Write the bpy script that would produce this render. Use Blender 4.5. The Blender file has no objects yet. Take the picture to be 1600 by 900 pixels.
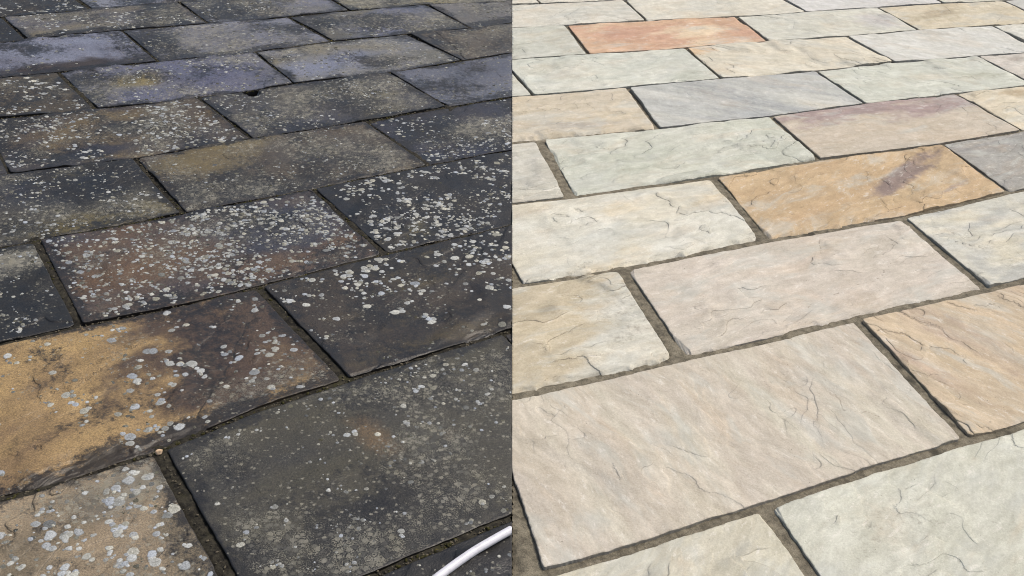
import bpy, bmesh, math, random
import numpy as np
from mathutils import Matrix, Vector

scene = bpy.context.scene
col = scene.collection

# ------------------------------------------------------------------ camera
CAM_H = 1.65
cam_data = bpy.data.cameras.new('camera')
cam_data.sensor_width = 36.0
cam_data.lens = 38.645
cam_data.clip_start = 0.05
cam_data.clip_end = 500.0
cam = bpy.data.objects.new('camera', cam_data)
col.objects.link(cam)
PITCH, ROLL = math.radians(31.366), math.radians(4.307)
cp, sp, cr, sr = math.cos(PITCH), math.sin(PITCH), math.cos(ROLL), math.sin(ROLL)
fwd = Vector((0, cp, -sp)); up0 = Vector((0, sp, cp)); rt0 = Vector((1, 0, 0))
rt = rt0 * cr + up0 * sr; up = up0 * cr - rt0 * sr
cam.matrix_world = Matrix(((rt.x, up.x, -fwd.x, 0), (rt.y, up.y, -fwd.y, 0), (rt.z, up.z, -fwd.z, CAM_H), (0, 0, 0, 1)))
scene.camera = cam

# ------------------------------------------------------------------ sky, sun, exposure
SUN_EL, SUN_AZ = math.radians(60), math.radians(68)       # azimuth from +Y (straight ahead) towards +X
world = bpy.data.worlds.new('World'); scene.world = world; world.use_nodes = True
wn = world.node_tree.nodes; wl = world.node_tree.links
for n in list(wn): wn.remove(n)
sky = wn.new('ShaderNodeTexSky'); sky.sky_type = 'NISHITA'; sky.sun_disc = False
sky.sun_elevation = SUN_EL; sky.sun_rotation = SUN_AZ
sky.air_density = 1.0; sky.dust_density = 5.0; sky.ozone_density = 1.0
bg = wn.new('ShaderNodeBackground'); bg.inputs['Strength'].default_value = 0.12
wo = wn.new('ShaderNodeOutputWorld')
wl.new(sky.outputs['Color'], bg.inputs['Color']); wl.new(bg.outputs['Background'], wo.inputs['Surface'])
sun_d = bpy.data.lights.new('sun', 'SUN'); sun_d.energy = 2.0; sun_d.angle = math.radians(14); sun_d.color = (1.0, 0.93, 0.82)
sun = bpy.data.objects.new('sun', sun_d); col.objects.link(sun)
sd = Vector((math.sin(SUN_AZ) * math.cos(SUN_EL), math.cos(SUN_AZ) * math.cos(SUN_EL), math.sin(SUN_EL)))
sun.rotation_euler = sd.to_track_quat('Z', 'Y').to_euler()
sun.location = (0, 0, 10)
scene.view_settings.view_transform = 'Standard'; scene.view_settings.look = 'None'
scene.view_settings.gamma = 1.0; scene.view_settings.use_curve_mapping = False
scene.view_settings.exposure = 0.23
scene.render.engine = 'CYCLES'
scene.cycles.pixel_filter_type = 'BLACKMAN_HARRIS'; scene.cycles.filter_width = 1.0; scene.cycles.max_bounces = 4; scene.cycles.diffuse_bounces = 2; scene.cycles.glossy_bounces = 2

# ------------------------------------------------------------------ numpy noise
_pr = np.random.default_rng(12345)
_PERM = _pr.permutation(512).astype(np.int32); _PERM = np.concatenate([_PERM, _PERM])
_GA = _pr.random(512) * 2 * math.pi; _GC = np.cos(_GA).astype(np.float32); _GS = np.sin(_GA).astype(np.float32)
def perlin(x, y, seed=0):
    x, y = np.broadcast_arrays(np.asarray(x, np.float64) + (seed * 37.719) % 509.0, np.asarray(y, np.float64) + (seed * 91.337) % 503.0)
    xf = np.floor(x); yf = np.floor(y); fx = (x - xf).astype(np.float32); fy = (y - yf).astype(np.float32)
    xi = xf.astype(np.int32) & 511; yi = yf.astype(np.int32) & 511
    u = fx * fx * fx * (fx * (fx * 6 - 15) + 10); v = fy * fy * fy * (fy * (fy * 6 - 15) + 10)
    p0 = _PERM[xi]; p1 = _PERM[xi + 1]
    def g(p, oy, ax, ay):
        h = _PERM[p + ((yi + oy) & 511)]; return _GC[h] * ax + _GS[h] * ay
    n0 = g(p0, 0, fx, fy); n0 = n0 + (g(p1, 0, fx - 1, fy) - n0) * u
    n1 = g(p0, 1, fx, fy - 1); n1 = n1 + (g(p1, 1, fx - 1, fy - 1) - n1) * u
    return (n0 + (n1 - n0) * v) * 1.5
def fbm(x, y, seed=0, octv=4, gain=0.5):
    t = 0; a = 1.0; s = 0
    for i in range(octv):
        t = t + a * perlin(x * 2 ** i + 17.3 * i, y * 2 ** i - 9.1 * i, seed + i * 31); s += a; a *= gain
    return t / s * 1.35
def sstep(a, b, x):
    t = np.clip((x - a) / (b - a), 0, 1); return t * t * (3 - 2 * t)
def rotc(x, y, ang, stretch):
    c, s = math.cos(math.radians(ang)), math.sin(math.radians(ang))
    return (x * c + y * s) / stretch, -x * s + y * c
def lin(c):
    r = []
    for v in c:
        v /= 255.0
        r.append(v / 12.92 if v <= 0.04045 else ((v + 0.055) / 1.055) ** 2.4)
    return r

# ------------------------------------------------------------------ materials
def rift_nodes(m, wl):
    # crisp cleft lines: contour steps of the split-stone field, one pair of scales; returns (line mask, step height)
    line = None; hgt = None; tone = None
    wob = m.math('MULTIPLY', m.math('SUBTRACT', m.noise(110, 3, 0.65), 0.5), 0.12)
    for k, (amp, wmul) in enumerate(((1.0, 1.0), (0.5, 0.8))):
        n = m.math('ADD', m.attr('rift%d' % k).outputs['Fac'], wob); g = m.attr('riftg%d' % k).outputs['Fac']; mk = m.attr('riftm%d' % k).outputs['Fac']
        fr = m.math('FRACT', n); w = m.math('MULTIPLY', g, wl * wmul)
        ln = m.math('MULTIPLY', m.rng(fr, 0.0, w, 1.0, 0.0), m.rng(m.math('ADD', m.math('MULTIPLY', mk, 0.7), m.noise(13 + 9 * k, 3, 0.6)), 0.86, 1.3))
        line = ln if line is None else m.math('MAXIMUM', line, m.math('MULTIPLY', ln, 0.75))
        h = m.math('MULTIPLY', m.math('MULTIPLY', m.math('ADD', m.math('SUBTRACT', m.math('FLOOR', n), 50.0), m.rng(fr, 0.0, w)), mk), amp)
        wn_ = m.n.new('ShaderNodeTexWhiteNoise'); wn_.noise_dimensions = '1D'; m.l.new(m.math('FLOOR', n), wn_.inputs['W'])
        tn = m.math('MULTIPLY', m.math('MULTIPLY', m.math('SUBTRACT', wn_.outputs['Value'], 0.5), mk), 0.20 - 0.08 * k)
        tone = tn if tone is None else m.math('ADD', tone, tn)
        hgt = h if hgt is None else m.math('ADD', hgt, h)
    return line, hgt, tone
class NT:
    def __init__(s, name):
        s.m = bpy.data.materials.new(name); s.m.use_nodes = True
        s.t = s.m.node_tree; s.n = s.t.nodes; s.l = s.t.links
        for n in list(s.n): s.n.remove(n)
        s.out = s.n.new('ShaderNodeOutputMaterial'); s.b = s.n.new('ShaderNodeBsdfPrincipled')
        s.l.new(s.b.outputs[0], s.out.inputs[0])
        s.tc = s.n.new('ShaderNodeTexCoord')
    def put(s, sock, v):
        if hasattr(v, 'is_linked') or isinstance(v, bpy.types.NodeSocket): s.l.new(v, sock)
        else: sock.default_value = v
    def attr(s, name, kind='GEOMETRY'):
        a = s.n.new('ShaderNodeAttribute'); a.attribute_type = kind; a.attribute_name = name; return a
    def noise(s, scale, detail=3, rough=0.6, vec=None, dist=0.0):
        n = s.n.new('ShaderNodeTexNoise'); n.inputs['Scale'].default_value = scale; n.inputs['Detail'].default_value = detail
        n.inputs['Roughness'].default_value = rough; n.inputs['Distortion'].default_value = dist
        s.l.new(vec or s.tc.outputs['Object'], n.inputs['Vector']); return n.outputs['Fac']
    def vor(s, scale, vec=None, out='Distance', rnd=1.0):
        n = s.n.new('ShaderNodeTexVoronoi'); n.inputs['Scale'].default_value = scale; n.inputs['Randomness'].default_value = rnd
        s.l.new(vec or s.tc.outputs['Object'], n.inputs['Vector']); return n.outputs[out]
    def math(s, op, a, b=0.0, clamp=False):
        n = s.n.new('ShaderNodeMath'); n.operation = op; n.use_clamp = clamp
        s.put(n.inputs[0], a); s.put(n.inputs[1], b); return n.outputs[0]
    def rng(s, v, a, b, c=0.0, d=1.0):
        n = s.n.new('ShaderNodeMapRange'); n.interpolation_type = 'SMOOTHSTEP'
        s.put(n.inputs[0], v); s.put(n.inputs[1], a); s.put(n.inputs[2], b); s.put(n.inputs[3], c); s.put(n.inputs[4], d); return n.outputs[0]
    def mix(s, fac, a, b, mode='MIX'):
        n = s.n.new('ShaderNodeMix'); n.data_type = 'RGBA'; n.blend_type = mode; n.clamp_factor = True
        s.put(n.inputs[0], fac); s.put(n.inputs[6], a); s.put(n.inputs[7], b); return n.outputs[2]
    def bump(s, h, dist, strength=1.0, prev=None):
        n = s.n.new('ShaderNodeBump'); n.inputs['Distance'].default_value = dist; n.inputs['Strength'].default_value = strength
        s.put(n.inputs['Height'], h)
        if prev is not None: s.l.new(prev, n.inputs['Normal'])
        return n.outputs[0]
def c4(c, k=1.0): r = lin(c); return (r[0] * k, r[1] * k, r[2] * k, 1.0)
ALB = 0.80

def weathered_stone():
    m = NT('weathered_sandstone')
    A = m.attr('col_a', 'OBJECT').outputs['Color']; B = m.attr('col_b', 'OBJECT').outputs['Color']; C = m.attr('col_c', 'OBJECT').outputs['Color']
    b = m.attr('tone_b').outputs['Fac']; c = m.attr('tone_c').outputs['Fac']; g = m.attr('grime_shade').outputs['Fac']
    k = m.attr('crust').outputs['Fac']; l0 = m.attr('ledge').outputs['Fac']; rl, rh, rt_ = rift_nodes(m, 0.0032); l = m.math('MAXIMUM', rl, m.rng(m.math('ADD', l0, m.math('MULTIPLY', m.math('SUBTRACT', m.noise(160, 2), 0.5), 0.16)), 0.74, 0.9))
    f1 = m.noise(45, 5, 0.7); f2 = m.noise(260, 3, 0.65); f3 = m.noise(700, 2, 0.6)
    bb = m.math('ADD', b, m.math('MULTIPLY', m.math('SUBTRACT', f1, 0.5), 0.7), True)
    cc = m.math('ADD', c, m.math('MULTIPLY', m.math('SUBTRACT', f1, 0.5), 0.5), True)
    x = m.mix(bb, A, B); x = m.mix(m.rng(cc, 0.15, 0.85), x, C)
    x = m.mix(1.0, x, m.mix(m.rng(f2, 0.25, 0.75), (0.62, 0.62, 0.61, 1), (1.36, 1.35, 1.3, 1)), 'MULTIPLY')
    x = m.mix(1.0, x, m.mix(m.rng(f3, 0.3, 0.7), (0.72, 0.72, 0.72, 1), (1.26, 1.26, 1.25, 1)), 'MULTIPLY')
    # black algae film, patchy
    gm = m.rng(m.math('ADD', g, m.math('MULTIPLY', m.math('SUBTRACT', m.noise(40, 6, 0.85), 0.5), 1.9)), 0.24, 0.66)
    x = m.mix(m.math('MULTIPLY', gm, 0.92), x, m.mix(f2, c4((10, 11, 13)), c4((27, 26, 25))))
    # thin greenish-grey crust: rosettes and fine speckle
    v1 = m.vor(62); v1r = m.vor(62, out='Color')
    wob = m.math('MULTIPLY', m.math('SUBTRACT', m.noise(240, 3, 0.6), 0.5), 0.55)
    ros = m.rng(m.math('ADD', m.math('ADD', v1, wob), m.math('MULTIPLY', m.math('SUBTRACT', 1.0, k), 0.55)), 0.50, 0.62, 1.0, 0.0)
    spk = m.rng(m.math('ADD', m.noise(300, 4, 0.82), m.math('MULTIPLY', m.math('SUBTRACT', k, 0.5), 0.26)), 0.50, 0.62)
    spm = m.math('MULTIPLY', spk, m.rng(m.math('ADD', k, m.math('MULTIPLY', m.math('SUBTRACT', m.noise(22, 4, 0.6), 0.5), 0.9)), 0.22, 0.62))
    crc = m.mix(m.noise(18, 3), c4((138, 134, 112), ALB), c4((172, 170, 160), ALB))
    crc = m.mix(m.rng(v1r, 0.2, 0.9), crc, c4((88, 88, 84), ALB))
    x = m.mix(m.math('MULTIPLY', m.math('MAXIMUM', m.math('MULTIPLY', ros, 0.62), m.math('MULTIPLY', spm, 0.78)), 1.0), x, crc)
    pv = m.vor(70); pr = m.vor(70, out='Color')
    pit = m.math('MULTIPLY', m.rng(m.math('ADD', pv, m.math('MULTIPLY', f3, 0.1)), 0.12, 0.22, 1.0, 0.0), m.rng(pr, 0.93, 0.97))
    x = m.mix(m.math('MULTIPLY', pit, 0.85), x, c4((14, 13, 12)))
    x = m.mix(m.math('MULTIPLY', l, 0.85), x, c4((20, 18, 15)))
    m.put(m.b.inputs['Base Color'], x)
    m.put(m.b.inputs['Roughness'], m.math('ADD', m.math('ADD', m.math('MULTIPLY', m.rng(m.noise(7, 4, 0.6), 0.35, 0.62), 0.24), m.math('ADD', m.math('MULTIPLY', f1, 0.2), 0.22)), m.math('MULTIPLY', m.math('MAXIMUM', spm, ros), 0.2)))
    m.b.inputs['Specular IOR Level'].default_value = 0.5
    hh = m.math('ADD', m.math('MULTIPLY', f1, 2.2), m.math('MULTIPLY', f2, 1.2)); hh = m.math('ADD', hh, m.math('MULTIPLY', spm, 0.4)); hh = m.math('ADD', hh, m.math('MULTIPLY', rh, 1.2))
    n = m.bump(hh, 0.001, 1.0)
    m.l.new(n, m.b.inputs['Normal']); return m.m

def cleaned_stone():
    m = NT('cleaned_sandstone')
    A = m.attr('col_a', 'OBJECT').outputs['Color']; B = m.attr('col_b', 'OBJECT').outputs['Color']; C = m.attr('col_c', 'OBJECT').outputs['Color']
    b = m.attr('tone_b').outputs['Fac']; c = m.attr('tone_c').outputs['Fac']; g = m.attr('grime_shade').outputs['Fac']
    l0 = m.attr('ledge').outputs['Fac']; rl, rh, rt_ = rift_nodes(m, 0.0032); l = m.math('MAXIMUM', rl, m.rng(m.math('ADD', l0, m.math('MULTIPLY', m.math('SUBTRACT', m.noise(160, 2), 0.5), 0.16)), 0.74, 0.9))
    cv = m.n.new('ShaderNodeCombineXYZ'); m.l.new(m.attr('su').outputs['Fac'], cv.inputs[0]); m.l.new(m.attr('sv').outputs['Fac'], cv.inputs[1]); cv = cv.outputs[0]
    f1 = m.noise(38, 5, 0.68); f2 = m.noise(210, 3, 0.65); f3 = m.noise(650, 2, 0.6); f0 = m.noise(14, 5, 0.65, cv)
    bb = m.math('ADD', b, m.math('MULTIPLY', m.math('SUBTRACT', f1, 0.5), 0.55), True)
    cc = m.math('ADD', c, m.math('MULTIPLY', m.math('SUBTRACT', f1, 0.5), 0.45), True)
    x = m.mix(bb, A, B); x = m.mix(m.rng(cc, 0.15, 0.85), x, C)
    x = m.mix(1.0, x, m.mix(m.rng(f0, 0.3, 0.7), (0.92, 0.92, 0.90, 1), (1.05, 1.05, 1.06, 1)), 'MULTIPLY')
    x = m.mix(1.0, x, m.mix(m.rng(f2, 0.25, 0.75), (0.885, 0.88, 0.87, 1), (1.065, 1.065, 1.06, 1)), 'MULTIPLY')
    x = m.mix(1.0, x, m.mix(m.rng(f3, 0.3, 0.7), (0.965, 0.965, 0.965, 1), (1.025, 1.025, 1.025, 1)), 'MULTIPLY')
    x = m.mix(m.math('MULTIPLY', m.rng(m.noise(8, 5, 0.65, cv, 0.6), 0.50, 0.70), 0.20), x, c4((206, 180, 146), ALB))
    mp_ = m.n.new('ShaderNodeMapping'); mp_.inputs['Location'].default_value = (7.3, 2.1, 4.4); m.l.new(cv, mp_.inputs['Vector'])
    x = m.mix(m.math('MULTIPLY', m.rng(m.noise(9, 5, 0.65, mp_.outputs[0], 0.6), 0.48, 0.66), 0.50), x, c4((196, 199, 192), ALB))
    mt = m.noise(34, 7, 0.8, cv, 0.4); x = m.mix(1.0, x, m.mix(m.rng(mt, 0.32, 0.68), (0.86, 0.855, 0.84, 1), (1.075, 1.075, 1.07, 1)), 'MULTIPLY')
    stv = m.attr('streak').outputs['Fac']; x = m.mix(1.0, x, m.mix(m.rng(stv, -0.5, 0.5), (0.935, 0.93, 0.92, 1), (1.04, 1.04, 1.035, 1)), 'MULTIPLY')
    # chalky scuffs and faint grey residue, which also paints shade on chipped edges
    x = m.mix(m.math('MULTIPLY', m.rng(m.math('ADD', m.noise(55, 6, 0.85, cv), m.math('MULTIPLY', stv, 0.10)), 0.56, 0.66), 0.55), x, c4((232, 228, 218), ALB))
    x = m.mix(m.math('MULTIPLY', m.rng(m.math('ADD', m.noise(48, 6, 0.75), m.math('MULTIPLY', g, 0.32)), 0.64, 0.86), 0.48), x, c4((124, 119, 107), ALB))
    # pits still holding dirt
    pv = m.vor(120); pr = m.vor(120, out='Color')
    pit = m.math('MULTIPLY', m.rng(m.math('ADD', pv, m.math('MULTIPLY', m.noise(500, 2), 0.1)), 0.13, 0.24, 1.0, 0.0), m.rng(m.math('ADD', pr, m.math('MULTIPLY', m.math('SUBTRACT', m.noise(7, 3), 0.5), 0.5)), 0.86, 0.94))
    x = m.mix(m.math('MULTIPLY', pit, 0.75), x, c4((66, 59, 50), ALB))
    tv = m.math('ADD', 1.0, rt_); tcb = m.n.new('ShaderNodeCombineColor'); [m.l.new(tv, tcb.inputs[i]) for i in range(3)]
    x = m.mix(1.0, x, tcb.outputs[0], 'MULTIPLY')
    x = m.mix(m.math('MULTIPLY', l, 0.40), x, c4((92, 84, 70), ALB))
    m.put(m.b.inputs['Base Color'], x)
    m.put(m.b.inputs['Roughness'], m.math('ADD', m.math('MULTIPLY', f1, 0.2), 0.62))
    m.b.inputs['Specular IOR Level'].default_value = 0.3
    hh = m.math('ADD', m.math('MULTIPLY', f1, 2.0), m.math('MULTIPLY', f2, 0.6)); hh = m.math('ADD', hh, m.math('MULTIPLY', rh, 2.2))
    n = m.bump(hh, 0.001, 1.0)
    m.l.new(n, m.b.inputs['Normal']); return m.m

def lichen_mat():
    m = NT('lichen_crust'); a = m.attr('shade').outputs['Fac']; w = m.attr('warm').outputs['Fac']
    x = m.mix(a, m.mix(w, c4((64, 66, 64), ALB), c4((84, 82, 66), ALB)), m.mix(w, c4((186, 194, 204), ALB), c4((206, 205, 192), ALB)))
    x = m.mix(1.0, x, m.mix(m.rng(m.noise(300, 4, 0.75), 0.3, 0.7), (0.58, 0.58, 0.56, 1), (1.15, 1.15, 1.15, 1)), 'MULTIPLY')
    x = m.mix(m.rng(m.noise(900, 2, 0.6), 0.63, 0.72), x, c4((70, 70, 66), ALB))
    m.put(m.b.inputs['Base Color'], x); m.b.inputs['Roughness'].default_value = 0.85; m.b.inputs['Specular IOR Level'].default_value = 0.2
    m.l.new(m.bump(m.noise(500, 3), 0.0008, 0.6), m.b.inputs['Normal']); return m.m

def joint_mat(name, c1, c2, c3, thr, sc=70, bumpd=0.003):
    m = NT(name)
    f = m.noise(sc, 5, 0.7); f2 = m.noise(420, 3, 0.7); f0 = m.noise(11, 4, 0.6)
    x = m.mix(m.rng(f, 0.3, 0.7), c1, c2); x = m.mix(m.rng(f0, thr, thr + 0.16), x, c3)
    x = m.mix(1.0, x, m.mix(m.rng(f2, 0.25, 0.75), (0.66, 0.66, 0.65, 1), (1.25, 1.24, 1.2, 1)), 'MULTIPLY')
    m.put(m.b.inputs['Base Color'], x); m.b.inputs['Roughness'].default_value = 0.92; m.b.inputs['Specular IOR Level'].default_value = 0.2
    n = m.bump(f2, bumpd * 0.5, 0.8); n = m.bump(f, bumpd, 0.7, n); m.l.new(n, m.b.inputs['Normal']); return m.m

def simple_mat(name, c1, c2, sc, rough, spec=0.4, bumpd=0.0005):
    m = NT(name); f = m.noise(sc, 4, 0.65)
    m.put(m.b.inputs['Base Color'], m.mix(m.rng(f, 0.3, 0.7), c1, c2)); m.b.inputs['Roughness'].default_value = rough
    m.b.inputs['Specular IOR Level'].default_value = spec
    m.l.new(m.bump(f, bumpd, 0.5), m.b.inputs['Normal']); return m.m

M_WEATH = weathered_stone(); M_CLEAN = cleaned_stone(); M_LICH = lichen_mat()
M_JOINT_OLD = joint_mat('dark_gritty_joint', c4((22, 21, 19)), c4((60, 57, 48)), c4((56, 55, 34)), 0.56)
M_JOINT_NEW = joint_mat('fresh_mortar', c4((96, 91, 80), ALB), c4((148, 141, 124), ALB), c4((78, 75, 66), ALB), 0.55, 45, 0.004)
M_MOSS = joint_mat('joint_moss', c4((34, 35, 20)), c4((70, 67, 36)), c4((112, 100, 54)), 0.58, 160, 0.003)
M_GRIT = simple_mat('grit', c4((40, 37, 32)), c4((104, 96, 78)), 40, 0.85)

# ------------------------------------------------------------------ the setting: ground sheet
def link(name, me, parent=None, loc=None):
    o = bpy.data.objects.new(name, me); col.objects.link(o)
    if loc is not None: o.location = loc
    if parent is not None: o.parent = parent
    return o
def from_np(name, V, F, mat, smooth=True, attrs=None):
    V = np.asarray(V, np.float32); F = np.asarray(F, np.int32)
    me = bpy.data.meshes.new(name); k = F.shape[1]
    me.vertices.add(len(V)); me.vertices.foreach_set('co', V.ravel())
    me.loops.add(F.size); me.loops.foreach_set('vertex_index', F.ravel())
    me.polygons.add(len(F)); me.polygons.foreach_set('loop_start', np.arange(0, F.size, k, dtype=np.int32))
    try: me.polygons.foreach_set('loop_total', np.full(len(F), k, np.int32))
    except Exception: pass
    me.update(calc_edges=True)
    if smooth: me.polygons.foreach_set('use_smooth', np.ones(len(F), bool))
    for an, av in (attrs or {}).items():
        a = me.attributes.new(an, 'FLOAT', 'POINT'); a.data.foreach_set('value', np.asarray(av, np.float32).ravel())
    me.materials.append(mat); me.validate(); return me

gm_ = joint_mat('bare_soil', c4((70, 60, 46)), c4((104, 92, 70)), c4((84, 86, 48)), 0.5, 14, 0.01)
n_ = 41; gx = np.linspace(-60, 60, n_); GX, GY = np.meshgrid(gx, gx + 20)
GZ = -0.075 + 0.02 * np.minimum(1, np.hypot(GX, GY - 3) / 30) * fbm(GX * 0.1, GY * 0.1, 3)
idx = np.arange(n_ * n_).reshape(n_, n_)
gf = np.stack([idx[:-1, :-1], idx[:-1, 1:], idx[1:, 1:], idx[1:, :-1]], -1).reshape(-1, 4)
ground = link('ground', from_np('ground', np.stack([GX, GY, GZ], -1).reshape(-1, 3), gf, gm_))
ground['kind'] = 'structure'; ground['label'] = 'bare soil under and around the paving'; ground['category'] = 'ground'

# ------------------------------------------------------------------ paving layout in metres (u along the courses, v across them)
LAY = {
 'L': dict(yaw=35.19,
  lines=[[(0.779,5.170),(1.149,5.144),(1.566,5.107)],
    [(0.711,4.836),(0.816,4.828),(1.203,4.805),(1.575,4.760),(1.787,4.724),(2.228,4.703),(2.630,4.644),(3.070,4.542)],
    [(0.629,4.432),(0.842,4.408),(1.227,4.379),(1.632,4.335),(1.979,4.334),(2.383,4.291),(2.650,4.252),(2.880,4.250)],
    [(0.547,4.033),(0.869,3.981),(1.242,3.940),(1.469,3.927),(1.632,3.931),(2.050,3.893),(2.650,3.895)],
    [(0.450,3.557),(0.873,3.511),(1.267,3.500),(1.418,3.493),(1.734,3.480),(2.062,3.471),(2.368,3.459)],
    [(0.353,3.080),(0.457,3.074),(0.886,3.059),(1.119,3.049),(1.319,3.040),(1.749,3.039),(2.083,3.020)],
    [(0.250,2.577),(0.444,2.569),(0.725,2.544),(0.917,2.543),(1.322,2.550),(1.773,2.540)],
    [(0.131,1.995),(0.225,1.980),(0.460,1.986),(0.709,2.022),(0.946,2.029),(1.442,2.030)],
    [(0.0,1.412),(0.736,1.415),(0.811,1.418),(1.046,1.419)]],
  joints={0:[((1.144,5.289),(1.162,5.149)),((1.95,5.4),(1.96,5.1))],
    1:[((0.790,5.157),(0.816,4.828)),((1.557,5.099),(1.575,4.760)),((2.239,4.870),(2.246,4.707))],
    2:[((1.201,4.796),(1.227,4.379)),((1.945,4.711),(1.983,4.342)),((2.630,4.633),(2.655,4.260))],
    3:[((0.840,4.401),(0.869,3.981)),((1.626,4.321),(1.632,3.931)),((2.343,4.279),(2.382,3.971))],
    4:[((1.242,3.940),(1.282,3.506)),((2.039,3.873),(2.077,3.471))],
    5:[((0.870,3.501),(0.886,3.059)),((1.726,3.464),(1.749,3.039))],
    6:[((0.451,3.069),(0.445,2.572)),((1.313,3.027),(1.327,2.552))],
    7:[((0.926,2.542),(0.948,2.034))],
    8:[((0.465,1.979),(0.464,1.553))],
    9:[((0.25,1.4),(0.25,1.0))]},
  ext=(-0.7, 0.45), hw=0.0050, lw={0: 0.0035, 1: 0.004, 2: 0.0042, 3: 0.0045, 4: 0.005, 6: 0.008, 7: 0.010, 8: 0.010}, jw={(8, 0): 0.017, (7, 0): 0.013, (6, 0): 0.011, (6, 1): 0.009, (5, 0): 0.009}),
 'R': dict(yaw=21.10,
  lines=[[(1.851,5.091),(2.005,5.094),(2.356,5.094)],
    [(1.734,4.751),(1.979,4.756),(2.475,4.767),(3.124,4.764),(3.365,4.786),(3.783,4.810),(4.199,4.826),(4.635,4.820)],
    [(1.594,4.341),(1.964,4.355),(2.451,4.368),(2.907,4.392),(3.547,4.415),(3.796,4.440),(4.273,4.446),(4.491,4.459)],
    [(1.452,3.925),(1.971,3.945),(2.432,3.975),(2.665,3.977),(2.921,3.992),(3.367,4.031),(3.846,4.045),(4.142,4.055)],
    [(1.307,3.501),(1.917,3.521),(2.417,3.550),(2.912,3.605),(3.413,3.637),(3.798,3.658)],
    [(1.149,3.035),(1.366,3.038),(1.916,3.084),(2.161,3.111),(2.395,3.138),(2.966,3.165),(3.206,3.195),(3.419,3.221)],
    [(0.978,2.535),(1.340,2.551),(1.876,2.620),(2.153,2.640),(2.424,2.665),(2.938,2.747),(3.018,2.757)],
    [(0.805,2.030),(1.309,2.083),(1.579,2.110),(1.894,2.147),(2.411,2.197),(2.552,2.219)],
    [(0.661,1.458),(0.841,1.473),(1.235,1.520),(1.466,1.552),(1.859,1.600),(1.944,1.603),(2.026,1.611)],
    [(0.4,0.97),(2.2,1.12)]],
  joints={0:[((2.007,5.40),(2.005,5.094)),((2.9,5.4),(2.9,5.1))],
    1:[((2.463,5.092),(2.442,4.772)),((3.361,4.984),(3.365,4.786)),((4.27,5.1),(4.26,4.82))],
    2:[((2.007,4.742),(1.964,4.355)),((2.935,4.758),(2.912,4.401)),((3.817,4.784),(3.813,4.448)),((4.658,4.806),(4.648,4.455))],
    3:[((2.454,4.359),(2.435,3.975)),((3.357,4.394),(3.371,4.030)),((4.273,4.446),(4.257,4.189))],
    4:[((1.965,3.932),(1.915,3.527)),((2.921,3.992),(2.917,3.604)),((3.853,4.044),(3.859,3.728))],
    5:[((1.414,3.481),(1.358,3.035)),((2.425,3.539),(2.399,3.143)),((3.403,3.624),(3.410,3.229))],
    6:[((1.918,3.073),(1.872,2.634)),((2.963,3.154),(2.945,2.756))],
    7:[((1.331,2.545),(1.301,2.085)),((2.420,2.652),(2.396,2.208))],
    8:[((0.684,1.675),(0.662,1.461)),((1.888,2.138),(1.846,1.608))],
    9:[((1.226,1.504),(1.216,1.305)),((2.1,1.5),(2.1,1.2))]},
  ext=(-0.45, 0.75), hw=0.0080, lw={0: 0.005, 1: 0.0055, 2: 0.006, 3: 0.006, 4: 0.0065, 5: 0.0085, 8: 0.0115, 7: 0.010, 6: 0.0095}, jw={(7, 0): 0.017, (9, 0): 0.014, (8, 0): 0.016, (5, 0): 0.017, (6, 0): 0.012, (7, 1): 0.012, (8, 1): 0.011})}
# straight line across the patio where the cleaning stops: old paving west of it, cleaned paving east of it
B0 = np.array((-0.0662, 3.3281)) * CAM_H; B1 = np.array((0.0265, 0.9654)) * CAM_H
BD = (B1 - B0) / np.linalg.norm(B1 - B0); BN = np.array((-BD[1], BD[0]))   # BN points east
if BN[0] < 0: BN = -BN
def to_world(u, v, yaw):
    c, s = math.cos(math.radians(yaw)), math.sin(math.radians(yaw)); return u * c - v * s, u * s + v * c
def side(x, y): return (x - B0[0]) * BN[0] + (y - B0[1]) * BN[1]
class Line:
    def __init__(s, pts, slope=None, wob=0, hw=None):
        s.hw = hw
        p = np.array(pts); s.u = p[:, 0]; s.v = p[:, 1]; s.wob = wob
        s.k = slope if slope is not None else np.clip(np.polyfit(s.u, s.v, 1)[0], -0.06, 0.12)
    def __call__(s, u):
        u = np.asarray(u, float); r = np.interp(u, s.u, s.v)
        return r + np.where(u < s.u[0], (u - s.u[0]) * s.k, 0) + np.where(u > s.u[-1], (u - s.u[-1]) * s.k, 0) + s.wob
class Joint:
    def __init__(s, a, b, hw=None): s.hw = hw; s.a = a; s.k = (a[0] - b[0]) / (a[1] - b[1])
    def __call__(s, v): return s.a[0] + (np.asarray(v, float) - s.a[1]) * s.k

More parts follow.
